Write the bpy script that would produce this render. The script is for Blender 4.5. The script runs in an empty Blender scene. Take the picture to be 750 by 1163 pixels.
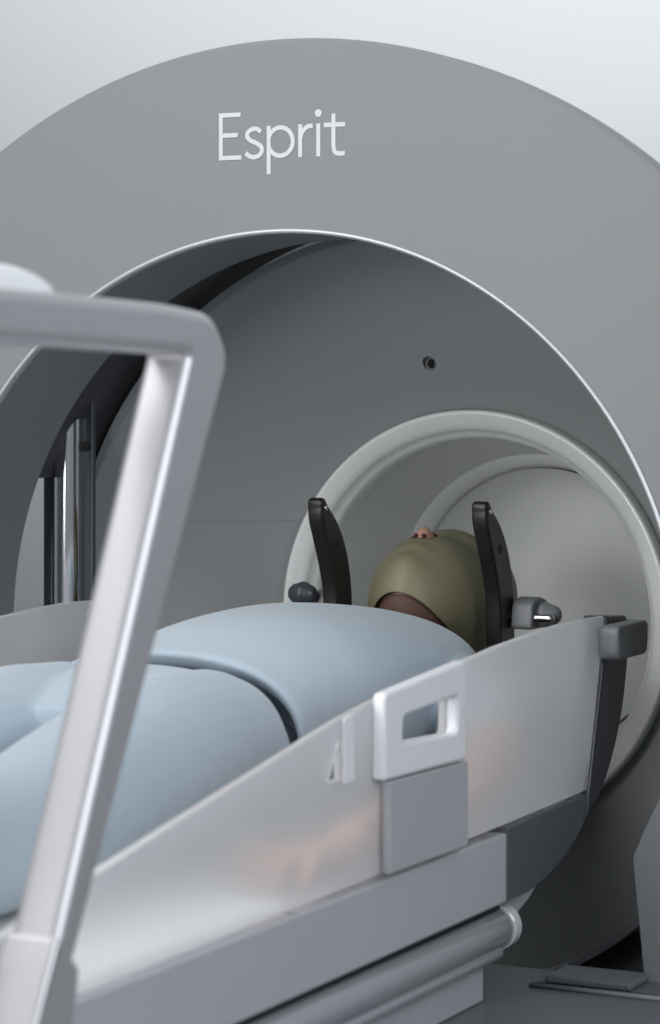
import bpy, bmesh, math, random
from mathutils import Vector, Matrix, noise
from math import sin, cos, pi, radians, atan

random.seed(3)
S = bpy.context.scene
COL = S.collection

# ------------------------------------------------------------------ camera
cam_d = bpy.data.cameras.new('camera')
cam = bpy.data.objects.new('camera', cam_d)
COL.objects.link(cam)
cam.location = (1.873, -3.647, 1.467)
cam.rotation_euler = (radians(90), 0, atan(0.5))
cam_d.sensor_fit = 'HORIZONTAL'
cam_d.sensor_width = 36
cam_d.lens = 36 * 3028 / 750
cam_d.shift_y = -149.5 / 750
cam_d.clip_end = 100
cam_d.dof.use_dof = True
cam_d.dof.focus_distance = 4.25
cam_d.dof.aperture_fstop = 7.0
S.camera = cam

# ------------------------------------------------------------------ light
world = bpy.data.worlds.new('World')
S.world = world
world.use_nodes = True
bg = world.node_tree.nodes['Background']
bg.inputs[0].default_value = (0.80, 0.86, 0.95, 1)
bg.inputs[1].default_value = 0.21


def area(name, loc, target, sx, sy, power, col=(1, 1, 1)):
    d = bpy.data.lights.new(name, 'AREA')
    d.shape = 'RECTANGLE'
    d.size, d.size_y = sx, sy
    d.energy = power
    d.color = col
    o = bpy.data.objects.new(name, d)
    COL.objects.link(o)
    o.location = loc
    o.rotation_euler = (Vector(target) - Vector(loc)).to_track_quat('-Z', 'Y').to_euler()
    return o


area('overhead_soft_light', (-0.9, -2.0, 3.2), (0.0, -0.5, 1.0), 2.0, 1.6, 46, (1.0, 0.99, 0.97))
area('front_fill', (-1.4, -5.3, 1.8), (0.1, 0.4, 1.1), 2.4, 1.6, 80, (1.0, 0.995, 0.98))  # added front-left fill that brightens shell and bore, not a room fixture
area('front_fill', (-0.45, -6.0, 1.75), (0.0, 0.6, 1.1), 1.4, 1.2, 64, (0.97, 0.985, 1.0))  # second added fill, reaches deeper into the bore
area('overhead_soft_light', (3.3, -2.3, 2.6), (0.3, -0.7, 0.85), 2.2, 1.8, 80, (0.93, 0.96, 1.0))  # added soft fill from the right for couch side and handle, no real fixture
area('wall_fill_light', (-0.5, 0.7, 4.4), (-0.3, 3.2, 1.8), 7.0, 1.2, 118, (0.97, 0.99, 1.0))  # added light that only brightens the back wall
S.view_settings.view_transform = 'Standard'
S.view_settings.look = 'None'
S.view_settings.exposure = 0.0
S.view_settings.gamma = 1.0
S.view_settings.use_curve_mapping = False


# ------------------------------------------------------------------ materials
def mat(name, col, rough=0.5, metal=0.0, bump=0.0, scale=200.0, var=0.05, vscale=4.0,
        rvar=0.08, coat=0.0, sheen=0.0, sss=0.0, spec=0.5, stretch=(1, 1, 1), detail=4.0):
    m = bpy.data.materials.new(name)
    m.use_nodes = True
    nt = m.node_tree
    b = nt.nodes['Principled BSDF']
    b.inputs['Roughness'].default_value = rough
    b.inputs['Metallic'].default_value = metal
    b.inputs['Coat Weight'].default_value = coat
    b.inputs['Coat Roughness'].default_value = 0.12
    b.inputs['Sheen Weight'].default_value = sheen
    b.inputs['Specular IOR Level'].default_value = spec
    if sss:
        b.inputs['Subsurface Weight'].default_value = sss
        b.inputs['Subsurface Radius'].default_value = (0.02, 0.008, 0.005)
        b.inputs['Subsurface Scale'].default_value = 0.4
    tc = nt.nodes.new('ShaderNodeTexCoord')
    mp = nt.nodes.new('ShaderNodeMapping')
    mp.inputs['Scale'].default_value = stretch
    nt.links.new(tc.outputs['Object'], mp.inputs['Vector'])
    n1 = nt.nodes.new('ShaderNodeTexNoise')
    n1.inputs['Scale'].default_value = vscale
    n1.inputs['Detail'].default_value = detail
    nt.links.new(mp.outputs[0], n1.inputs['Vector'])
    mix = nt.nodes.new('ShaderNodeMix')
    mix.data_type = 'RGBA'
    c0 = [max(0, c * (1 - var)) for c in col]
    c1 = [min(1, c * (1 + var)) for c in col]
    mix.inputs['A'].default_value = (*c0, 1)
    mix.inputs['B'].default_value = (*c1, 1)
    nt.links.new(n1.outputs['Fac'], mix.inputs['Factor'])
    nt.links.new(mix.outputs['Result'], b.inputs['Base Color'])
    mr = nt.nodes.new('ShaderNodeMapRange')
    mr.inputs['To Min'].default_value = max(0.02, rough - rvar)
    mr.inputs['To Max'].default_value = min(1, rough + rvar)
    nt.links.new(n1.outputs['Fac'], mr.inputs['Value'])
    nt.links.new(mr.outputs[0], b.inputs['Roughness'])
    if bump:
        n2 = nt.nodes.new('ShaderNodeTexNoise')
        n2.inputs['Scale'].default_value = scale
        n2.inputs['Detail'].default_value = 3
        nt.links.new(mp.outputs[0], n2.inputs['Vector'])
        bp = nt.nodes.new('ShaderNodeBump')
        bp.inputs['Strength'].default_value = bump
        bp.inputs['Distance'].default_value = 0.002
        nt.links.new(n2.outputs['Fac'], bp.inputs['Height'])
        nt.links.new(bp.outputs[0], b.inputs['Normal'])
    return m


def frosted(name, col, rough=0.36, trans=0.74):
    m = mat(name, col, rough, var=0.01, rvar=0.0)
    b = m.node_tree.nodes['Principled BSDF']
    b.inputs['Transmission Weight'].default_value = trans
    b.inputs['IOR'].default_value = 1.14
    return m


def fabric(name, col):
    m = mat(name, col, 0.85, bump=0.12, scale=260, var=0.05, vscale=3, sheen=0.25, spec=0.25)
    nt = m.node_tree
    b = nt.nodes['Principled BSDF']
    old = [n for n in nt.nodes if n.type == 'BUMP'][0]
    n = nt.nodes.new('ShaderNodeTexNoise')
    n.inputs['Scale'].default_value = 5.5
    n.inputs['Detail'].default_value = 2.5
    n.inputs['Distortion'].default_value = 0.6
    tc = [k for k in nt.nodes if k.type == 'TEX_COORD'][0]
    nt.links.new(tc.outputs['Object'], n.inputs['Vector'])
    bp = nt.nodes.new('ShaderNodeBump')
    bp.inputs['Strength'].default_value = 0.35
    bp.inputs['Distance'].default_value = 0.012
    nt.links.new(n.outputs['Fac'], bp.inputs['Height'])
    nt.links.new(bp.outputs[0], old.inputs['Normal'])
    return m


M = dict(
    wall=mat('wall_paint', (0.74, 0.77, 0.78), 0.9, bump=0.05, scale=300, var=0.02, vscale=1.2),
    floor=mat('floor_vinyl', (0.30, 0.31, 0.33), 0.45, var=0.06, vscale=8),
    fascia=mat('fascia_grey_paint', (0.205, 0.212, 0.222), 0.52, bump=0.03, scale=700, var=0.03, vscale=2, spec=0.35),
    reveal=mat('reveal_dark_paint', (0.19, 0.20, 0.208), 0.45, var=0.05),
    shell=mat('shell_grey_paint', (0.285, 0.30, 0.305), 0.42, bump=0.02, scale=600, var=0.03, vscale=2),
    shelledge=mat('shell_edge', (0.33, 0.34, 0.35), 0.4),
    black=mat('black_cover', (0.05, 0.052, 0.058), 0.5),
    chrome=mat('chrome', (0.86, 0.87, 0.88), 0.10, 1.0, var=0.02, rvar=0.03),
    rim=mat('rim_satin_metal', (0.52, 0.53, 0.54), 0.4, 0.5, var=0.02),
    ring=mat('bore_ring_plastic', (0.80, 0.82, 0.82), 0.28, var=0.03, coat=0.4),
    ringedge=mat('bore_ring_edge', (0.55, 0.57, 0.58), 0.15, var=0.03, coat=0.5),
    liner=mat('bore_liner_plastic', (0.80, 0.815, 0.81), 0.40, var=0.03),
    letter=mat('lettering_white', (0.56, 0.57, 0.59), 0.5, var=0.01),
    alu=mat('brushed_aluminium', (0.46, 0.46, 0.48), 0.34, 0.5, bump=0.02, scale=500, var=0.03, stretch=(1, 1, 0.1)),
    white=mat('white_plastic', (0.72, 0.74, 0.77), 0.35, var=0.02, coat=0.2),
    beam=mat('beam_silver_paint', (0.46, 0.48, 0.51), 0.30, 0.2, var=0.03),
    block=mat('grey_plastic_block', (0.36, 0.375, 0.395), 0.45, bump=0.05, scale=500, var=0.03),
    endframe=mat('charcoal_frame', (0.045, 0.05, 0.06), 0.3, var=0.08),
    clamp=mat('clamp_grey', (0.20, 0.21, 0.22), 0.45, var=0.05),
    tube=mat('tube_silver', (0.62, 0.64, 0.67), 0.15, 0.7, var=0.03),
    base=mat('base_cover_grey', (0.115, 0.126, 0.138), 0.35, var=0.04),
    horn=mat('black_composite', (0.012, 0.011, 0.011), 0.35, var=0.2, bump=0.05, scale=300),
    cloth=fabric('blue_cotton', (0.345, 0.415, 0.475)),
    mattress=mat('white_mattress', (0.82, 0.83, 0.84), 0.6, bump=0.05, scale=200, var=0.02),
    skin=mat('skin', (0.46, 0.26, 0.20), 0.5, bump=0.1, scale=350, var=0.10, vscale=25, sss=0.25),
    mask=mat('olive_thermoplastic', (0.185, 0.172, 0.105), 0.5, bump=0.10, scale=380, var=0.10, vscale=14, sss=0.0),
    frost=frosted('frosted_acrylic', (0.95, 0.955, 0.96)),
    clear=frosted('clear_acrylic', (0.85, 0.88, 0.9), 0.08, 0.9),
    neckshade=mat('brown_neck_shade', (0.10, 0.052, 0.038), 0.7, bump=0.1, scale=300, var=0.1),  # shade of the neck under the mask, put into the colour
    nostril=mat('nostril_dark', (0.10, 0.03, 0.025), 0.7),
    beamend=mat('beam_end_reflection', (0.105, 0.112, 0.128), 0.28, 0.2, var=0.04),  # darker tone painted in for the reflection gradient between beam and end frame
    seam=mat('seam_grey', (0.24, 0.25, 0.26), 0.5),
    hole=mat('socket_black', (0.008, 0.008, 0.008), 0.6),
    steel=mat('screw_steel', (0.6, 0.6, 0.6), 0.25, 1.0),
)


# ------------------------------------------------------------------ helpers
def link(name, me, m, parent=None, smooth=True):
    o = bpy.data.objects.new(name, me)
    COL.objects.link(o)
    if m is not None:
        me.materials.append(m)
    if parent is not None:
        o.parent = parent
    if smooth:
        me.polygons.foreach_set('use_smooth', [True] * len(me.polygons))
    return o


def from_bm(name, bm, m, parent=None, smooth=True, sharp=35):
    bmesh.ops.recalc_face_normals(bm, faces=bm.faces)
    if smooth:
        for e in bm.edges:
            if len(e.link_faces) == 2 and e.calc_face_angle(0) > radians(sharp):
                e.smooth = False
    me = bpy.data.meshes.new(name)
    bm.to_mesh(me)
    bm.free()
    return link(name, me, m, parent, smooth)


def bevel(o, w, seg=3, ang=35):
    md = o.modifiers.new('bevel', 'BEVEL')
    md.width = w
    md.segments = seg
    md.limit_method = 'ANGLE'
    md.angle_limit = radians(ang)
    md.harden_normals = False
    return o


def thing(name, label, cat, loc=(0, 0, 0), group=None):
    o = bpy.data.objects.new(name, None)
    COL.objects.link(o)
    o.empty_display_size = 0.1
    o.location = loc
    tag(o, label, cat, group)
    return o


def tag(o, label, cat, group=None):
    o['label'] = label
    o['category'] = cat
    if group:
        o['group'] = group
    return o


def box(name, lo, hi, m, parent=None, w=0.004, seg=3):
    bm = bmesh.new()
    bmesh.ops.create_cube(bm, size=1)
    for v in bm.verts:
        v.co = Vector([lo[k] + (v.co[k] + 0.5) * (hi[k] - lo[k]) for k in range(3)])
    o = from_bm(name, bm, m, parent)
    if w:
        bevel(o, w, seg)
    return o


def revolve(name, prof, m, parent, cx, cz, a0=0.0, a1=2 * pi, n=128, closed=False, sharp=35):
    """profile of (radius, y) swept round an axis parallel to Y through (cx, cz)"""
    bm = bmesh.new()
    full = abs(a1 - a0 - 2 * pi) < 1e-6
    rows = []
    for i in range(n if full else n + 1):
        a = a0 + (a1 - a0) * i / n
        rows.append([bm.verts.new((cx + r * cos(a), y, cz + r * sin(a))) for r, y in prof])
    k = len(prof)
    for i in range(n):
        A, B = rows[i], rows[(i + 1) % len(rows)]
        for j in range(k if closed else k - 1):
            try:
                bm.faces.new((A[j], A[(j + 1) % k], B[(j + 1) % k], B[j]))
            except ValueError:
                pass
    if closed and not full:
        bm.faces.new(rows[0])
        bm.faces.new(list(reversed(rows[-1])))
    bmesh.ops.remove_doubles(bm, verts=bm.verts, dist=1e-6)
    return from_bm(name, bm, m, parent, sharp=sharp)


def plate(name, pts, x0, x1, m, parent, w=0.003, holes=(), seg=3):
    """outline of (y, z) points with holes, extruded from x0 to x1 and bevelled"""
    cu = bpy.data.curves.new(name, 'CURVE')
    cu.dimensions = '2D'
    cu.fill_mode = 'BOTH'
    for ring in (pts, *holes):
        sp = cu.splines.new('POLY')
        sp.points.add(len(ring) - 1)
        for p, (y, z) in zip(sp.points, ring):
            p.co = (y, z, 0, 1)
        sp.use_cyclic_u = True
    w_ = min(w, (x1 - x0) * 0.45)
    cu.extrude = (x1 - x0) / 2 - w_
    cu.bevel_depth = w_
    cu.bevel_resolution = seg
    cu.offset = -w_
    tmp = bpy.data.objects.new('tmp', cu)
    COL.objects.link(tmp)
    dg = bpy.context.evaluated_depsgraph_get()
    me = bpy.data.meshes.new_from_object(tmp.evaluated_get(dg))
    bpy.data.objects.remove(tmp)
    bpy.data.curves.remove(cu)
    xm = (x0 + x1) / 2
    for v in me.vertices:
        y, z, d = v.co
        v.co = (xm + d, y, z)
    bm = bmesh.new()
    bm.from_mesh(me)
    bpy.data.meshes.remove(me)
    bmesh.ops.remove_doubles(bm, verts=bm.verts, dist=1e-5)
    bm.normal_update()
    flat = {f for f in bm.faces if abs(f.normal.x) > 0.9999}
    for f in flat:
        f.smooth = True
    for e in bm.edges:
        if len({f in flat for f in e.link_faces}) == 2:
            e.smooth = False
    return from_bm(name, bm, m, parent, sharp=30)


def rounded(pts, r, n=5):
    """round the corners of a polygon"""
    out = []
    k = len(pts)
    for i in range(k):
        p0, p, p1 = Vector(pts[i - 1]), Vector(pts[i]), Vector(pts[(i + 1) % k])
        rr = r[i] if isinstance(r, (list, tuple)) else r
        if rr <= 0:
            out.append(tuple(p))
            continue
        d0, d1 = (p0 - p), (p1 - p)
        q = min(rr, d0.length * 0.45, d1.length * 0.45)
        a, b = p + d0.normalized() * q, p + d1.normalized() * q
        for j in range(n + 1):
            t = j / n
            out.append(tuple((1 - t) ** 2 * a + 2 * t * (1 - t) * p + t * t * b))
    return out


def spline(pts, n=8):
    """Catmull-Rom through the points"""
    P = [Vector(p) for p in pts]
    P = [P[0] * 2 - P[1]] + P + [P[-1] * 2 - P[-2]]
    out = []
    for i in range(1, len(P) - 2):
        for j in range(n):
            t = j / n
            a, b, c, d = P[i - 1], P[i], P[i + 1], P[i + 2]
            out.append(0.5 * ((2 * b) + (c - a) * t + (2 * a - 5 * b + 4 * c - d) * t * t + (3 * b - a - 3 * c + d) * t ** 3))
    out.append(P[-2])
    return out


def loft_into(bm, secs, n=36, cap=True):
    """secs: list of rings (lists of n Vectors)"""
    rows = [[bm.verts.new(p) for p in s] for s in secs]
    for A, B in zip(rows, rows[1:]):
        for j in range(n):
            bm.faces.new((A[j], A[(j + 1) % n], B[(j + 1) % n], B[j]))
    if cap:
        bm.faces.new(rows[0])
        bm.faces.new(list(reversed(rows[-1])))


def tube_into(bm, pts, radii, n=16, flat=1.0, up=(0, 0, 1), ease=True):
    """tapered tube through points; flat squeezes it along up"""
    data = [Vector((*p, r)) for p, r in zip(pts, radii)]
    data = spline(data, 5)
    secs = []
    for i, q in enumerate(data):
        p = q.xyz
        t = (data[min(i + 1, len(data) - 1)].xyz - data[max(i - 1, 0)].xyz).normalized()
        u = Vector(up)
        s = t.cross(u)
        if s.length < 1e-4:
            s = t.cross(Vector((1, 0, 0)))
        s.normalize()
        u = s.cross(t).normalized()
        secs.append([p + s * cos(2 * pi * j / n) * q[3] + u * sin(2 * pi * j / n) * q[3] * flat for j in range(n)])
    # rounded ends
    def endcap(c, ring, d, r):
        return [[c + (p - c) * cos(a) + d * r * sin(a) for p in ring] for a in (0.5, 0.95, 1.3)]
    d0 = (data[0].xyz - data[1].xyz).normalized()
    d1 = (data[-1].xyz - data[-2].xyz).normalized()
    a = endcap(data[0].xyz, secs[0], d0, data[0][3])
    b = endcap(data[-1].xyz, secs[-1], d1, data[-1][3])
    loft_into(bm, list(reversed(a)) + secs + b, n)


def body_loft(bm, secs, n=48, e=2.4, cap_round=True):
    """secs: (y, centre x, half width, z top, z bottom), splined along y"""
    data = spline([Vector((*s,)) if len(s) < 5 else Vector(s) for s in secs], 5)
    rings = []
    for q in data:
        y, cx, hw, zt, zb = q
        cz, hz = (zt + zb) / 2, (zt - zb) / 2
        ring = []
        for j in range(n):
            a = 2 * pi * j / n
            ca, sa = cos(a), sin(a)
            ring.append(Vector((cx + hw * math.copysign(abs(ca) ** (2 / e), ca), y,
                                cz + hz * math.copysign(abs(sa) ** (2 / e), sa))))
        rings.append(ring)
    loft_into(bm, rings, n)


def remesh(o, voxel, smooth=6, f=0.5):
    md = o.modifiers.new('remesh', 'REMESH')
    md.mode = 'VOXEL'
    md.voxel_size = voxel
    md.use_smooth_shade = True
    if smooth:
        sm = o.modifiers.new('smooth', 'SMOOTH')
        sm.factor = f
        sm.iterations = smooth
    return o


# ------------------------------------------------------------------ setting
o = box('wall', (-7, 3.2, 0), (7, 3.4, 5.0), M['wall'], None, 0)
o['kind'] = 'structure'
o = box('floor', (-7, -6, -0.1), (7, 3.2, 0), M['floor'], None, 0)
o['kind'] = 'structure'

# ------------------------------------------------------------------ gantry
GX, GZ = -0.035, 1.045
gantry = thing('radiosurgery_gantry', 'large grey ring-shaped radiosurgery machine with white Esprit lettering and deep round bore',
               'medical scanner', (GX, 0.2, 0))


def G(o):
    """parent to the gantry, keeping world coordinates in the mesh"""
    o.parent = gantry
    o.matrix_parent_inverse = Matrix.Translation((-GX, -0.2, 0))
    return o


RI, RO, SLOT = 0.652, 0.950, 0.590


def key_pairs(ri, ro, slot, n=120, zmin=None):
    """matching inner (keyhole) and outer (arch) outline points, right foot to left foot"""
    inner, outer = [], []
    zj = -math.sqrt(ri * ri - slot * slot)
    aj = math.asin(zj / ri)
    for k in range(5):
        z = -GZ + 0.002 + (zj + GZ - 0.03) * k / 5
        inner.append((slot, z)); outer.append((ro, z))
    for k in range(n + 1):
        a = aj + (pi - 2 * aj) * k / n
        # fillet between the straight slot and the circle
        q = ri * (1 - 0.032 * min(1, max(0, -sin(a) / 0.36)) ** 1.5)
        inner.append((q * cos(a), q * sin(a)))
        if a < 0:
            outer.append((ro, ri * sin(a)))
        elif a > pi:
            outer.append((-ro, ri * sin(a)))
        else:
            outer.append((ro * cos(a), ro * sin(a)))
    for k in range(4, -1, -1):
        z = -GZ + 0.002 + (zj + GZ - 0.03) * k / 5
        inner.append((-slot, z)); outer.append((-ro, z))
    if zmin is not None:
        ok = [k for k, p in enumerate(inner) if p[1] >= zmin]
        inner, outer = [inner[k] for k in ok], [outer[k] for k in ok]
    return inner, outer


def arch(name, prof, m, ri=RI, ro=RO, slot=SLOT, zmin=None):
    """prof: list of (which edge, inward offset, y); 0 = measured from inner edge outward, 1 = from outer edge inward"""
    inn, out = key_pairs(ri, ro, slot, zmin=zmin)
    bm = bmesh.new()
    rows = []
    for (ix, iz), (ox, oz) in zip(inn, out):
        P, Q = Vector((ix, iz)), Vector((ox, oz))
        d = (Q - P).normalized()
        row = []
        for w, off, y in prof:
            p = P + d * off if w == 0 else Q - d * off
            row.append(bm.verts.new((GX + p.x, y, GZ + p.y)))
        rows.append(row)
    k = len(prof)
    for A, B in zip(rows, rows[1:]):
        for j in range(k):
            bm.faces.new((A[j], A[(j + 1) % k], B[(j + 1) % k], B[j]))
    bm.faces.new(rows[0]); bm.faces.new(list(reversed(rows[-1])))
    return G(from_bm(name, bm, m, None, sharp=40))


rr = [(1, 0.006 * (1 - sin(a)), 0.006 * (1 - cos(a))) for a in [k * pi / 2 / 6 for k in range(7)]]
fascia = arch('fascia', [(0, 0.004, 0.055), (0, 0.004, 0.0)] + rr + [(1, 0.0, 0.055)], M['fascia'])
G(arch('arch_frame', [(0, 0.006, 0.0555), (1, 0.045, 0.0555), (1, 0.075, 0.232), (0, 0.006, 0.232)], M['reveal']))
# the dark reveal that lines the opening
G(arch('opening_reveal', [(0, 0.0045, 0.012), (0, 0.0, 0.012), (0, 0.0, 0.245), (0, 0.02, 0.25), (0, 0.02, 0.236), (0, 0.0045, 0.236)],
       M['reveal']))
# bright rim round the opening
G(arch('rim_trim', [(0, -0.003, 0.011), (0, -0.003, -0.001), (0, -0.002, -0.003), (0, 0.0, -0.0045), (0, 0.002, -0.0045), (0, 0.004, -0.003), (0, 0.0045, -0.002),
                    (0, 0.0045, -0.0003), (0, 0.0038, -0.0003), (0, 0.0038, 0.011)], M['rim'], zmin=-0.07))

# dish-shaped shell behind the opening
SX = GX + 0.02
R0, Y0 = 0.668, 0.44
prof = [(R0, Y0), (R0 - 0.004, Y0 + 0.004)]
for k in range(1, 15):
    t = k / 14
    prof.append((R0 - 0.006 - (R0 - 0.006 - 0.372) * t, Y0 + 0.006 + 0.245 * (t ** 0.62)))
prof += [(0.368, 0.70), (0.372, 0.72), (0.55, 0.70), (R0 + 0.012, 0.52), (R0 + 0.012, Y0)]
shell = G(revolve('shell', prof, M['shell'], None, SX, GZ, n=160, closed=True, sharp=30))
hb = bmesh.new()
bmesh.ops.create_cone(hb, segments=32, radius1=0.0125, radius2=0.0125, depth=0.12, cap_ends=True)
hy = 0.615
for v in hb.verts:
    v.co = Matrix.Rotation(pi / 2, 3, 'X') @ v.co
    v.co += Vector((-0.076, 0.0, 1.497))
hb_me = bpy.data.meshes.new('cut')
hb.to_mesh(hb_me); hb.free()


def dish_y(r):
    t = (R0 - 0.006 - r) / (R0 - 0.006 - 0.372)
    return Y0 + 0.006 + 0.245 * (t ** 0.62)


HR = math.hypot(-0.076 - SX, 1.497 - GZ)
HY = dish_y(HR)
cut = bpy.data.objects.new('cut', hb_me)
COL.objects.link(cut)
cut.location = (0, HY + 0.035, 0)
bm_md = shell.modifiers.new('port', 'BOOLEAN')
bm_md.operation = 'DIFFERENCE'
bm_md.object = cut
bm_md.solver = 'EXACT'
bpy.context.view_layer.update()
dg = bpy.context.evaluated_depsgraph_get()
new_me = bpy.data.meshes.new_from_object(shell.evaluated_get(dg))
shell.modifiers.clear()
shell.data = new_me
bpy.data.objects.remove(cut)
G(revolve('sensor_socket', [(0.0005, 0.030), (0.0085, 0.030), (0.0085, 0.004), (0.0122, 0.002), (0.0122, 0.034), (0.0005, 0.034)],
          M['clamp'], None, 0, 0, n=32))
sock = bpy.data.objects['sensor_socket']
for v in sock.data.vertices:
    v.co += Vector((-0.076, HY + 0.006, 1.497))

bm = bmesh.new()
sr = []
for k in range(14):
    xx = -0.60 + 0.26 * k / 13
    sr.append([bm.verts.new((xx, dish_y(min(R0 - 0.007, math.hypot(xx - SX, zz - GZ))) - 0.0010, zz)) for zz in (1.2088, 1.2112)])
for A, B in zip(sr, sr[1:]):
    bm.faces.new((A[0], A[1], B[1], B[0]))
G(from_bm('shell_seam', bm, M['seam'], None))
G(revolve('lower_lip', [(0.604, 0.43), (0.614, 0.43), (0.616, 0.57), (0.606, 0.57)], M['letter'], None, SX, GZ, radians(-80), radians(-40), n=40, closed=True))
# edge band of the shell
G(revolve('shell_edge', [(R0 + 0.013, Y0 + 0.03), (R0 + 0.013, Y0 - 0.006), (R0 - 0.001, Y0 - 0.006), (R0 - 0.001, Y0 - 0.001), (R0 + 0.0125, Y0 - 0.001)],
          M['shell'], None, SX, GZ, n=160, closed=False))
# dark cover closing the gap between arch and shell over the top and the right
G(revolve('gap_cover', [(0.70, 0.252), (0.71, 0.252), (0.71, 0.50), (0.70, 0.50)], M['black'], None, SX, GZ,
          radians(-50), radians(159), n=96, closed=True))
# barrel housing
G(revolve('housing', [(0.69, 0.53), (0.72, 0.53), (0.74, 0.56), (0.74, 1.5), (0.70, 1.54), (0.0005, 1.54)], M['fascia'], None, SX, GZ, n=96))
G(box('housing_pedestal', (SX - 0.6, 0.75, 0.002), (SX + 0.6, 1.5, 0.62), M['fascia'], None, 0.02))

# bore ring: stepped light ring round the inner bore
BX = GX + 0.03
G(revolve('bore_ring', [(0.3705, 0.705), (0.3705, 0.662), (0.3695, 0.657), (0.366, 0.655), (0.362, 0.656), (0.345, 0.664), (0.338, 0.669), (0.334, 0.676),
                        (0.331, 0.688), (0.326, 0.692), (0.321, 0.70), (0.319, 0.715), (0.319, 0.74), (0.3705, 0.74)], M['ring'], None, BX, GZ, n=128, closed=True, sharp=75))
G(revolve('bore_liner', [(0.3195, 0.735), (0.312, 0.77), (0.292, 0.90), (0.282, 0.99), (0.30, 0.99), (0.325, 0.76), (0.325, 0.745)],
          M['liner'], None, BX, GZ, n=128))
G(revolve('bore_back_ring', [(0.2875, 0.962), (0.281, 0.967), (0.272, 0.978), (0.265, 0.994), (0.258, 1.02), (0.2875, 1.02)],
          M['liner'], None, BX, GZ, n=128, closed=True))
G(revolve('bore_end_cap', [(0.2575, 1.005), (0.24, 1.10), (0.20, 1.16), (0.12, 1.20), (0.0005, 1.21)], M['liner'], None, BX, GZ, n=96))

# hardware seen through the gap at the left: dark post, chrome column, grey plate with a socket
G(box('support_post', (-0.694, 0.350, 0.002), (-0.674, 0.37, 1.60), M['endframe'], None, 0.003))
bm = bmesh.new()
bmesh.ops.create_cone(bm, segments=48, radius1=0.025, radius2=0.025, depth=1.45, cap_ends=True)
bmesh.ops.translate(bm, verts=bm.verts, vec=(-0.643, 0.352, 0.727))
G(from_bm('chrome_column', bm, M['chrome'], None))
gp = G(box('column_plate', (-0.622, 0.362, 0.002), (-0.599, 0.374, 1.56), M['endframe'], None, 0.002))
bm = bmesh.new()
bmesh.ops.create_cone(bm, segments=24, radius1=0.0085, radius2=0.0085, depth=0.006, cap_ends=True)
bmesh.ops.rotate(bm, verts=bm.verts, cent=(0, 0, 0), matrix=Matrix.Rotation(pi / 2, 3, 'X'))
bmesh.ops.translate(bm, verts=bm.verts, vec=(-0.611, 0.360, 1.351))
G(from_bm('plate_socket', bm, M['hole'], None))

# ---- lettering: six letters built from strokes, raised a millimetre
LW = 0.0068


def stroke(bm, pts, w=LW, y0=-0.0006, y1=0.001, closed=False):
    P = [Vector(p) for p in pts]
    n = len(P)
    L, R_ = [], []
    for i in range(n):
        if closed:
            t0 = (P[i] - P[i - 1]).normalized(); t1 = (P[(i + 1) % n] - P[i]).normalized()
        else:
            t0 = (P[i] - P[max(i - 1, 0)]); t1 = (P[min(i + 1, n - 1)] - P[i])
            t0 = t0.normalized() if t0.length else t1.normalized()
            t1 = t1.normalized() if t1.length else t0
        t = (t0 + t1).normalized()
        nn = Vector((-t.y, t.x))
        s = w / 2 / max(0.5, nn.dot(Vector((-t0.y, t0.x))))
        L.append(P[i] + nn * s); R_.append(P[i] - nn * s)
    F = [[bm.verts.new((q.x, y, q.y)) for q in A] for A in (L, R_) for y in (y0, y1)]
    lf, lb, rf, rb = F
    rng = range(n if closed else n - 1)
    for i in rng:
        j = (i + 1) % n
        for a, b in ((lf, rf), (rf, rb), (rb, lb), (lb, lf)):
            bm.faces.new((a[i], a[j], b[j], b[i]))
    if not closed:
        bm.faces.new((lf[0], rf[0], rb[0], lb[0])); bm.faces.new((lf[-1], lb[-1], rb[-1], rf[-1]))


def arc(cx, cz, rx, rz, a0, a1, n=20):
    return [(cx + rx * cos(radians(a0 + (a1 - a0) * k / n)), cz + rz * sin(radians(a0 + (a1 - a0) * k / n))) for k in range(n + 1)]


def letter(name, strokes, dots=()):
    bm = bmesh.new()
    for k, (pts, cl) in enumerate(strokes):
        stroke(bm, pts, closed=cl, y0=-0.0014 - 0.0001 * k, y1=0.002)
    for (cx, cz, r) in dots:
        v0 = [bm.verts.new((x, -0.0014, z)) for x, z in arc(cx, cz, r, r, 0, 345, 23)]
        v1 = [bm.verts.new((x, 0.002, z)) for x, z in arc(cx, cz, r, r, 0, 345, 23)]
        bm.faces.new(v0); bm.faces.new(list(reversed(v1)))
        for i in range(24):
            bm.faces.new((v0[i], v0[(i + 1) % 24], v1[(i + 1) % 24], v1[i]))
    o = from_bm(name, bm, M['letter'], None, smooth=False)
    o.parent = fascia
    return o


BZ = 1.8105          # baseline
h2 = LW / 2
letter('letter_e', [([(-0.1055, BZ + 0.0735 - h2), (-0.1405, BZ + 0.0735 - h2), (-0.1405, BZ + h2), (-0.1040, BZ + h2)], False),
                    ([(-0.1405, BZ + 0.0385), (-0.1105, BZ + 0.0385)], False)])
xh = 0.0505          # x height
letter('letter_s', [(spline([(-0.0695, BZ + xh - 0.0085), (-0.0765, BZ + xh - 0.0040), (-0.0845, BZ + xh - 0.0040), (-0.0925, BZ + xh - 0.0085), (-0.0935, BZ + xh - 0.0155),
                             (-0.0875, BZ + xh - 0.0215), (-0.0775, BZ + 0.0245), (-0.0690, BZ + 0.0185), (-0.0685, BZ + 0.0105), (-0.0745, BZ + 0.0045),
                             (-0.0835, BZ + 0.0030), (-0.0910, BZ + 0.0055), (-0.0965, BZ + 0.0100)], 6), False)])
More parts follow.
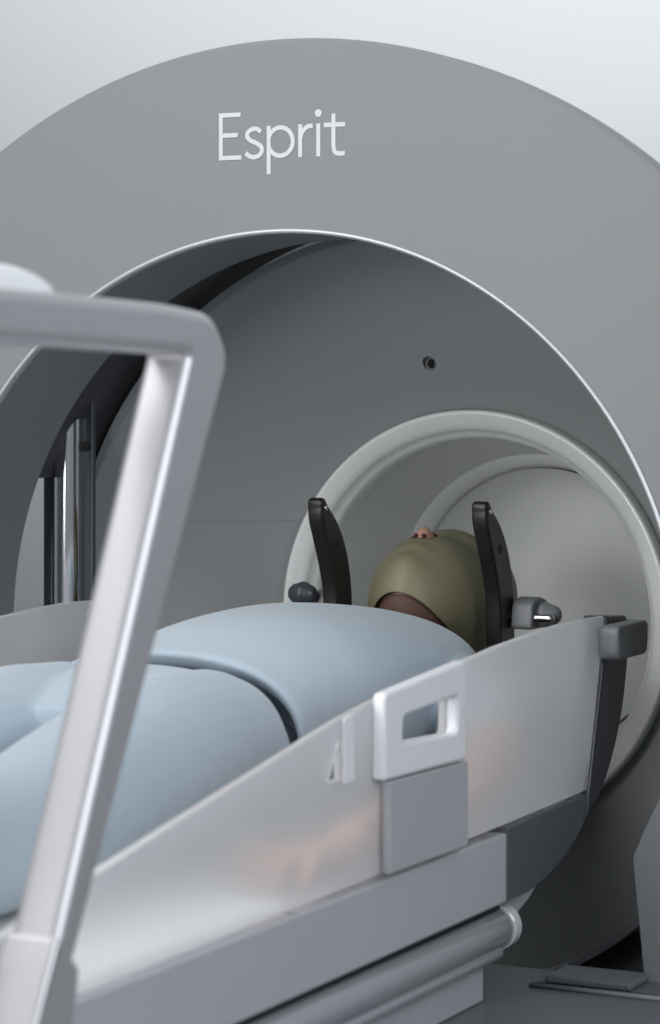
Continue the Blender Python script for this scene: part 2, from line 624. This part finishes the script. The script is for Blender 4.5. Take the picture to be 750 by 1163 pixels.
letter('letter_p', [([(-0.0560, BZ + xh), (-0.0560, BZ - 0.0245)], False),
                    (arc(-0.0355, BZ + xh / 2, 0.0215, xh / 2 - h2, 180 - 18, -180 + 18, 40), False)])
letter('letter_r', [([(-0.0012, BZ + xh), (-0.0012, BZ)], False),
                    (spline([(-0.0012, BZ + 0.028), (0.0025, BZ + 0.0385), (0.0105, BZ + 0.0460), (0.0205, BZ + xh - 0.0030)], 6), False)])
letter('letter_i', [([(0.0300, BZ + xh), (0.0300, BZ)], False)], [(0.0300, BZ + 0.0665, 0.0058)])
letter('letter_t', [(spline([(0.0560, BZ + 0.0645), (0.0560, BZ + 0.050), (0.0560, BZ + 0.030), (0.0562, BZ + 0.014), (0.0590, BZ + 0.0055), (0.0660, BZ + 0.0030), (0.0755, BZ + 0.0035)], 6), False),
                    ([(0.0395, BZ + xh - 0.003), (0.0760, BZ + xh - 0.003)], False)])

# ------------------------------------------------------------------ couch
couch = thing('treatment_couch', 'silver patient couch with frosted side panels sliding into the round bore', 'couch', (0, -0.8, 0))
CI = Matrix.Translation((0, 0.8, 0))


def C(o, parent=None):
    if parent is None:
        o.parent = couch
        o.matrix_parent_inverse = CI
    else:
        o.parent = parent
    return o


C(box('tabletop', (-0.395, -1.9, 0.755), (0.395, 0.10, 0.800), M['white'], None, 0.01))
C(box('mattress', (-0.385, -1.88, 0.8005), (0.385, 0.16, 0.838), M['mattress'], None, 0.015, 4))
for s in (1, -1):
    C(box('side_beam', (min(s * .396, s * .436), -1.9, 0.741), (max(s * .396, s * .436), -0.2225, 0.838), M['beam'], None, 0.004))
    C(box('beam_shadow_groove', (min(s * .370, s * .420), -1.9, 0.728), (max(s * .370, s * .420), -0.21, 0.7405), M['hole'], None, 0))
    bm = bmesh.new()
    tube_into(bm, [(s * .405, y, 0.698) for y in (-1.9, -1.4, -0.8, -0.3, -0.185)], [0.030] * 5, 32)
    C(from_bm('guide_tube', bm, M['tube'], None))
    C(box('lower_beam', (min(s * .345, s * .402), -1.9, 0.600), (max(s * .345, s * .402), -0.225, 0.668), M['beam'], None, 0.004))
C(box('carriage', (-0.34, -1.7, 0.57), (0.34, -0.25, 0.752), M['base'], None, 0.01))
# curved charcoal end frames
up = [(0.205, 1.105), (0.292, 1.10), (0.296, 1.04), (0.275, .965), (0.238, .90), (0.182, .842), (0.1215, .8125), (0.1265, .846), (0.132, .862), (0.19, 1.04)]
low = [(-0.188, .842), (-0.188, .738), (-0.107, .739), (-0.05, .746), (0.0, .757), (0.045, .7715), (0.083, .7885), (0.1205, .8135), (0.1255, .846)]
up, low = [[(a - .034, b + .003) for a, b in q] for q in (up, low)]
up = rounded(up, [.006, .012, .03, .04, .04, .03, 0, 0, .01, .03], 4)
C(plate('end_frame', up, .396, .437, M['endframe'], None, 0.004))
C(plate('rail_clamp', rounded([(0.130, 1.045), (0.258, 1.045), (0.264, 1.097), (0.128, 1.097)], 0.014), .4375, .470, M['clamp'], None, 0.005))
for s in (1, -1):
    C(plate('beam_end', low, *sorted((s * .396, s * .436)), M['beamend'], None, 0.003))

# frosted side panels
panel_out = [(-1.55, .837), (-0.19, .8455), (0.121, .850), (0.192, 1.088)]
top = [(0.190, 1.1055), (0.10, 1.107), (0.03, 1.1065), (-0.04, 1.105), (-0.107, 1.102), (-0.22, 1.096), (-0.330, 1.087), (-0.50, 1.075), (-0.62, 1.063), (-0.712, 1.052), (-0.775, 1.042),
       (-1.0, 1.004), (-1.282, .957), (-1.55, .912)]
panel_out = [(a - .026 if a > -1.5 else a, b + .003) for a, b in panel_out + top]
top = [(a - .026 if a > -1.5 else a, b + .003) for a, b in top]
tri = [(-0.737, 1.028), (-0.734, 0.981), (-0.770, 0.981)]
grip = rounded([(-0.600, 1.008), (-0.425, 1.000), (-0.423, 1.054), (-0.598, 1.045)], 0.010)
for s in (1, -1):
    x0, x1 = sorted((s * .421, s * .433))
    po = panel_out if s > 0 else [(-1.55, .837), (-0.19, .8455), (0.06, .850), (0.085, 1.09), (0.08, 1.107)] + top[2:]
    pan = C(plate('side_panel', po, x0, x1, M['frost'], None, 0.003, holes=[tri, grip]))
    xa, xb = sorted((s * .4335, s * .4365))
    C(plate('latch_strip', rounded([(-0.735, .974), (-0.706, .974), (-0.706, 1.059), (-0.735, 1.054)], 0.004), xa, xb, M['white'], None, 0.001), pan)
    xa, xb = sorted((s * .4335, s * .452))
    hole = rounded([(-0.598, 1.010), (-0.427, 1.002), (-0.425, 1.052), (-0.596, 1.043)], 0.010)
    C(plate('handle_plate', rounded([(-0.652, .968), (-0.398, .963), (-0.398, 1.096), (-0.652, 1.077)], [0.006, 0.006, 0.012, 0.010]), xa, xb,
            M['white'], None, 0.005, holes=[hole]), pan)
    xa, xb = sorted((s * .4365, s * .449))
    C(plate('latch_block', rounded([(-0.630, .848), (-0.386, .846), (-0.386, .9595), (-0.630, .965)], 0.004), xa, xb, M['block'], None, 0.003), pan)
    for xx in (0,):
        pan.parent = couch
        pan.matrix_parent_inverse = CI

# base below the couch
C(plate('base_column', rounded([(-1.5, 0.002), (-0.24, 0.002), (-0.24, 0.569), (-1.5, 0.569)], 0.02), -0.28, 0.28, M['base'], None, 0.01))
bs = C(box('base_cover', (-0.56, -0.62, 0.002), (0.68, 0.03, 0.600), M['base'], None, 0.03, 5))
bar = C(box('base_trim', (0.435, -0.082, 0.6002), (0.566, 0.0, 0.612), M['base'], None, 0.004))
for nm, y0, y1, z1, m in (('base_slot', -0.098, -0.0755, 0.6015, M['hole']), ('slot_edge', -0.108, -0.0985, 0.606, M['clamp'])):
    C(box(nm, (0.425, y0 - .008, 0.6002), (0.675, y1 - .008, z1), m, None, 0))
for s in (1, -1):
    C(plate('lower_wing', [(-.23, .739), (-.137, .7395), (-.03, .7555), (.048, .7845), (.02, .752), (-.05, .715), (-.13, .69), (-.23, .68)],
            *sorted((s * .375, s * .400)), M['beam'], None, 0.003))
    bm = bmesh.new()
    tube_into(bm, [(s * .418, y, 0.668) for y in (-1.9, -1.4, -0.8, -0.3, -0.215)], [0.009] * 5, 16)
    C(from_bm('guide_rod', bm, M['tube'], None))
    C(revolve('tube_collar', [(0.0302, -0.170), (0.0325, -0.172), (0.0325, -0.192), (0.0302, -0.194)], M['ringedge'], None, s * .405, 0.698, n=48))

# ---- guard handle beside the couch, in the foreground
hand_out = [(-2.15, 1.560), (-1.582, 1.554), (-1.257, 1.546), (-1.172, 1.538), (-1.135, 1.492), (-1.449, .906), (-1.540, 0.737), (-1.572, 0.737)]
hand_in = [(-1.480, .937), (-1.226, 1.494), (-1.582, 1.503), (-2.15, 1.507)]
pts = hand_out + hand_in
rd = [0, 0.1, 0.04, 0.02, 0.025, .05, 0.002, 0.002, .05, .006, .05, 0]
handle = plate('guard_handle', rounded(pts, rd, 6), .443, .500, M['alu'], None, 0.013, seg=5)
C(handle)
handle['label'] = 'silver hoop handle rising in front of the couch'
C(plate('handle_socket', rounded([(-1.590, .738), (-1.480, .738), (-1.445, .897), (-1.485, .936)], 0.006), .4405, .5025, M['alu'], None, 0.006))
C(plate('handle_bracket', rounded([(-1.66, .745), (-1.50, .745), (-1.50, .825), (-1.66, .825)], 0.006), .4365, .4515, M['alu'], None, 0.004))
bm = bmesh.new()
tube_into(bm, [(.392, -2.1, 1.538), (.392, -1.7, 1.540), (.392, -1.45, 1.541), (.392, -1.39, 1.541)], [0.048, 0.048, 0.048, 0.042], 32, 0.9)
C(from_bm('hand_grip', bm, M['white'], None))

# ------------------------------------------------------------------ patient
patient = thing('person', 'person lying on their back in light blue clothes with head held in the bore', 'person', (0, -0.35, 0.838))
PI_ = Matrix.Translation((0, 0.35, -0.838))


def P(o):
    o.parent = patient
    o.matrix_parent_inverse = PI_
    return o


HC = Vector((0.0, 0.502, 1.086))     # head centre; face looks up, chin towards -Y


def head_point(th, ph, grow=0.0, nose=1.0):
    """th: angle from the crown (+Y), ph: round the head, 90 degrees = face (+Z)"""
    st = sin(th) ** 0.72 if th < pi / 2 else sin(th)          # full, rounded crown
    d = Vector((st * cos(ph), cos(th), st * sin(ph)))
    L = 0.150
    p = Vector((d.x * 0.096, d.y * L, d.z * 0.108))
    t = (p.y + L) / (2 * L)                  # 0 chin, 1 crown
    if t < 0.5:                              # jaw narrows, back of the head tucks in to the neck
        k = 1 - 0.22 * ((0.5 - t) / 0.5) ** 1.6
        p.x *= k
        if p.z < 0:
            p.z *= 1 - 0.45 * ((0.5 - t) / 0.5)
        else:
            p.z *= 1 + 0.06 * ((0.5 - t) / 0.5)
            p.z -= 0.0
    if d.z > 0:
        fx = lambda w: math.exp(-(p.x / w) ** 2)
        gy = lambda c, w: math.exp(-((p.y - c) / w) ** 2)
        p.z -= 0.015 * gy(0.020, 0.020) * (fx(0.060))                        # eye line
        p.z += 0.006 * gy(0.045, 0.02) * fx(0.07)                             # brow
        p.z += nose * (0.029 * math.exp(-(((p.y + 0.042) / 0.021) ** 2 + (p.x / 0.0185) ** 2) ** 1.6) + 0.014 * gy(-0.010, 0.022) * fx(0.015))   # nose
        p.z += 0.006 * gy(-0.078, 0.010) * fx(0.024)                          # lips
        p.z += 0.012 * gy(-0.118, 0.020) * fx(0.035)                          # chin
    if grow:
        p += Vector((p.x / 0.096 ** 2, p.y / L ** 2, p.z / 0.108 ** 2)).normalized() * grow
    # the chin is tilted up a little
    return HC + Matrix.Rotation(radians(4), 3, 'X') @ p


bm = bmesh.new()
NT, NP = 48, 64
rows = []
for i in range(1, NT):
    rows.append([head_point(pi * i / NT, 2 * pi * j / NP) for j in range(NP)])
loft_into(bm, rows, NP)
for s in (1, -1):       # ears
    tube_into(bm, [(s * .086, .505, 1.075), (s * .094, .512, 1.088), (s * .096, .520, 1.098)], [0.010, 0.016, 0.010], 10, 1.4)
# neck and trunk
tube_into(bm, [(0, .47, 1.035), (0, .40, 1.012), (0, .32, .995), (0, .24, .985)], [.058, .056, .060, .070], 24)
body_loft(bm, [(-.60, 0, .13, 1.0, .87), (-.45, 0, .15, 1.00, .86), (-.25, 0, .16, 1.05, .86), (0, 0, .175, 1.10, .86), (.13, 0, .19, 1.085, .87), (.22, 0, .17, 1.055, .9),
               (.27, 0, .09, 1.04, .95)], 40)
for s in (1, -1):
    # arm: shoulder, elbow, wrist
    ax = s
    tube_into(bm, [(ax * .19, .17, .99), (ax * .255, .08, .965), (ax * .335, -.07, .920), (ax * .370, -.27, .900), (ax * .374, -.49, .886), (ax * .372, -.59, .880)],
              [.058, .052, .046, .045, .035, .031], 20)
    # palm
    tube_into(bm, [(ax * .372, -.55, .877), (ax * .360, -.63, .872), (ax * .352, -.71, .872)], [.032, .042, .042], 16, 0.55)
    # four fingers, slightly curled on to the mattress, and the thumb
    for k, (off, ln) in enumerate(((-.033, .084), (-.011, .098), (.012, .094), (.034, .074))):
        x0 = .351 + off
        tube_into(bm, [(ax * x0, -.70, .876), (ax * (x0 + off * .25), -.70 - ln * .45, .886), (ax * (x0 + off * .33), -.70 - ln * .78, .872),
                       (ax * (x0 + off * .36), -.70 - ln, .854)], [.0110, .0104, .0098, .0084], 10)
    tube_into(bm, [(ax * .332, -.635, .874), (ax * .302, -.675, .868), (ax * .292, -.71, .862), (ax * .290, -.735, .856)], [.014, .012, .0105, .009], 10)
    # leg and foot
    tube_into(bm, [(ax * .09, -.50, .955), (ax * .115, -.75, .965), (ax * .12, -.95, .955), (ax * .125, -1.15, .92), (ax * .13, -1.34, .892)],
              [.088, .078, .060, .056, .038], 20)
    tube_into(bm, [(ax * .13, -1.35, .885), (ax * .135, -1.39, .94), (ax * .14, -1.42, 1.02), (ax * .142, -1.43, 1.075)], [.042, .044, .040, .026], 16)
body = from_bm('body', bm, M['skin'], None)
remesh(body, 0.0045, 4)
P(body)

# shirt with short sleeves
bm = bmesh.new()
body_loft(bm, [(-.330, 0, .200, 1.070, .865), (-.400, 0, .205, 1.066, .865), (-.420, 0, .211, 1.077, .858), (-.426, 0, .219, 1.086, .848), (-.415, 0, .224, 1.092, .845), (-.38, 0, .222, 1.095, .845), (-.30, 0, .219, 1.103, .845), (-.15, 0, .222, 1.120, .845), (0, 0, .230, 1.124, .845), (.10, 0, .236, 1.116, .85),
               (.17, 0, .232, 1.106, .86), (.225, 0, .208, 1.094, .88), (.275, 0, .150, 1.082, .93), (.30, 0, .095, 1.076, .96)], 56, 2.35)
for s in (1, -1):
    tube_into(bm, [(s * .17, .14, .975), (s * .245, .07, .965), (s * .290, .005, .945), (s * .296, -.01, .942)], [.078, .070, .060, .060], 24)
shirt = from_bm('shirt', bm, M['cloth'], None)
remesh(shirt, 0.005, 5)
P(shirt)

# trousers
bm = bmesh.new()
body_loft(bm, [(-.34, 0, .18, 1.025, .842), (-.42, 0, .184, 1.030, .842), (-.442, 0, .205, 1.050, .842), (-.456, 0, .219, 1.069, .842), (-.48, 0, .225, 1.077, .842), (-.54, 0, .225, 1.076, .842), (-.62, 0, .215, 1.068, .842), (-.70, 0, .20, 1.04, .842)], 56, 2.3)
for s in (1, -1):
    tube_into(bm, [(s * .112, -.50, .965), (s * .118, -.66, .968), (s * .124, -.85, .955), (s * .128, -1.02, .930), (s * .132, -1.20, .918), (s * .135, -1.32, .905)],
              [.112, .113, .096, .084, .078, .064], 32)
tr = from_bm('trousers', bm, M['cloth'], None)
remesh(tr, 0.0055, 4)
P(tr)

# moulded mask over the face, open at the nose, cut along the jaw line
bm = bmesh.new()
NT, NP = 90, 128
NY, NRX, NRY = -0.044, 0.0215, 0.024
rows = []
for i in range(1, NT):
    row = []
    for j in range(NP):
        p = head_point(pi * i / NT, 2 * pi * j / NP, 0.011, 0.25)
        q = p - HC
        if q.y > 0:                       # the hood carries on past the crown
            p.y += 0.30 * q.y
            p.x *= 1 + 0.5 * q.y * q.y / 0.02 * 0.12
        row.append(bm.verts.new(p))
    rows.append(row)
for A, B in zip(rows, rows[1:]):
    for j in range(NP):
        bm.faces.new((A[j], A[(j + 1) % NP], B[(j + 1) % NP], B[j]))
bm.faces.new(rows[0])
pn = Vector((0, .57, 1)).normalized()
for v in bm.verts:                        # bend the space so that the cut leaves an arch under the chin
    v.co.z += 6.5 * v.co.x ** 2
geom = bm.verts[:] + bm.edges[:] + bm.faces[:]
bmesh.ops.bisect_plane(bm, geom=geom, dist=1e-5, plane_co=(0, .344, 1.118), plane_no=pn, clear_inner=True)
for v in bm.verts:
    v.co.z -= 6.5 * v.co.x ** 2
dead = [f for f in bm.faces if f.calc_center_median().z > HC.z + .06
        and (f.calc_center_median().x / NRX) ** 2 + ((f.calc_center_median().y - HC.y - NY) / NRY) ** 2 < 1]
bmesh.ops.delete(bm, geom=dead, context='FACES')
bmesh.ops.delete(bm, geom=[v for v in bm.verts if not v.link_faces], context='VERTS')
for v in bm.verts:                        # snap the nose opening to an ellipse
    if v.is_boundary and v.co.z > HC.z + .06:
        a = math.atan2((v.co.y - HC.y - NY) / NRY, v.co.x / NRX)
        v.co.x = NRX * cos(a)
        v.co.y = HC.y + NY + NRY * sin(a)
mask = from_bm('face_mask', bm, M['mask'], None)
sd = mask.modifiers.new('solid', 'SOLIDIFY'); sd.thickness = 0.003; sd.offset = 1
# added surface under the jaw; its dark brown stands in for neck shade
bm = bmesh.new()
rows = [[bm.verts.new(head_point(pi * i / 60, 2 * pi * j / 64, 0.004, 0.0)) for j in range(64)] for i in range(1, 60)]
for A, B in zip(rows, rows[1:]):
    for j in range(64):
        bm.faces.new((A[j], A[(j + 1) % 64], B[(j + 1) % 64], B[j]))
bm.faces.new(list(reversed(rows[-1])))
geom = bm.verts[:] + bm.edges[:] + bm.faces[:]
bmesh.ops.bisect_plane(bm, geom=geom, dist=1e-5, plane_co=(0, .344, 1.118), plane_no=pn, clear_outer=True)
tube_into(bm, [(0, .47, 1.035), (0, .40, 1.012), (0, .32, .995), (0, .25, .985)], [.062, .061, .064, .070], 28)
neck_shade_surf = from_bm('neck_shade', bm, M['neckshade'], None)
neck_shade_surf.parent = mask
# nostrils
for sx in (1, -1):
    bm = bmesh.new()
    bmesh.ops.create_uvsphere(bm, u_segments=12, v_segments=8, radius=1)
    c = HC + Matrix.Rotation(radians(4), 3, 'X') @ Vector((sx * .0075, -.0575, .124))
    for v in bm.verts:
        v.co = c + Vector((v.co.x * .0036, v.co.y * .006, v.co.z * .004))
    P(from_bm('nostril', bm, M['nostril'], None))
tag(mask, 'olive moulded head mask with the nose left open', 'mask')

# ------------------------------------------------------------------ head frame with two curved posts
frame = thing('head_frame', 'black head frame with two curved horn-like posts beside the mask', 'head frame', (0, .45, .838))
FI = Matrix.Translation((0, -.45, -.838))


def Fp(o, parent=None):
    if parent is None:
        o.parent = frame
        o.matrix_parent_inverse = FI
    else:
        o.parent = parent
    return o


horn_axis = [(0.350, 1.260, .0100), (0.361, 1.238, .0190), (0.386, 1.205, .0275), (0.409, 1.165, .0310), (0.424, 1.12, .0305), (0.430, 1.07, .0305), (0.431, 1.0, .0305), (0.431, .90, .0305)]
ax = spline([Vector(p) for p in horn_axis], 6)
for s in (1, -1):
    L, R_ = [], []
    for i, q in enumerate(ax):
        t = (ax[min(i + 1, len(ax) - 1)].xy - ax[max(0, i - 1)].xy).normalized()
        nn = Vector((-t.y, t.x))
        L.append(tuple(q.xy + nn * q.z)); R_.append(tuple(q.xy - nn * q.z))
    tip = ax[0]
    t0 = (ax[1].xy - ax[0].xy).normalized()
    n0 = Vector((-t0.y, t0.x))
    pts = list(reversed(L)) + [tuple(tip.xy + n0 * .0100 * cos(a) - t0 * .0100 * sin(a)) for a in (.4, .8, 1.2, 1.57, 1.95, 2.35, 2.75)] + R_
    h = Fp(plate('curved_post', pts, s * .15 - .014, s * .15 + .014, M['horn'], None, .005, seg=3))
    for nm, (yy, zz), r, m in (('tip_screw', (0.357, 1.253), .0055, M['steel']), ('post_hole', (0.398, 1.190), .0085, M['hole'])):
        bm = bmesh.new()
        bmesh.ops.create_cone(bm, segments=24, radius1=r, radius2=r * .8, depth=.0016, cap_ends=True)
        bmesh.ops.rotate(bm, verts=bm.verts, cent=(0, 0, 0), matrix=Matrix.Rotation(pi / 2, 3, 'Y'))
        bmesh.ops.translate(bm, verts=bm.verts, vec=(s * .15 + .0145, yy, zz))
        Fp(from_bm(nm, bm, m, None), h)
    Fp(box('post_joint', (s * .15 - .0148, .3995, 1.0735), (s * .15 + .0148, .4625, 1.0748), M['hole'], None, 0), h)
    h.parent = frame
    h.matrix_parent_inverse = FI
    # clamp outside each post
    xa, xb = sorted((s * .168, s * .205))
    cl = Fp(plate('side_clamp', rounded([(.430, 1.055), (.500, 1.055), (.505, 1.100), (.470, 1.108), (.437, 1.100)], .010), xa, xb, M['clamp'], None, .004))
    bm = bmesh.new()
    tube_into(bm, [(s * .160, .448, 1.074), (s * .190, .448, 1.074), (s * .232, .448, 1.074)], [.0075] * 3, 16)
    Fp(from_bm('clamp_pin', bm, M['steel'], None))
    bm = bmesh.new()
    if s > 0:
        tube_into(bm, [(.206, .47, 1.078), (.215, .47, 1.078), (.226, .47, 1.078)], [.019, .021, .017], 24)
    else:
        tube_into(bm, [(-.206, .425, 1.100), (-.214, .425, 1.101), (-.224, .425, 1.101)], [.018, .021, .018], 24)
    Fp(from_bm('clamp_knob', bm, M['clamp' if s > 0 else 'endframe'], None))
Fp(box('frame_base', (-.215, .33, .885), (.215, .52, .915), M['horn'], None, .006))
Fp(box('frame_stem', (-.16, .05, .8382), (.16, .50, .8845), M['horn'], None, .006))
bm = bmesh.new()
body_loft(bm, [(.40, 0, .085, .985, .918), (.50, 0, .10, .992, .918), (.60, 0, .09, .990, .918)], 40, 3)
hr = from_bm('head_cushion', bm, M['mask'], None)
bevel(hr, .01)
Fp(hr)
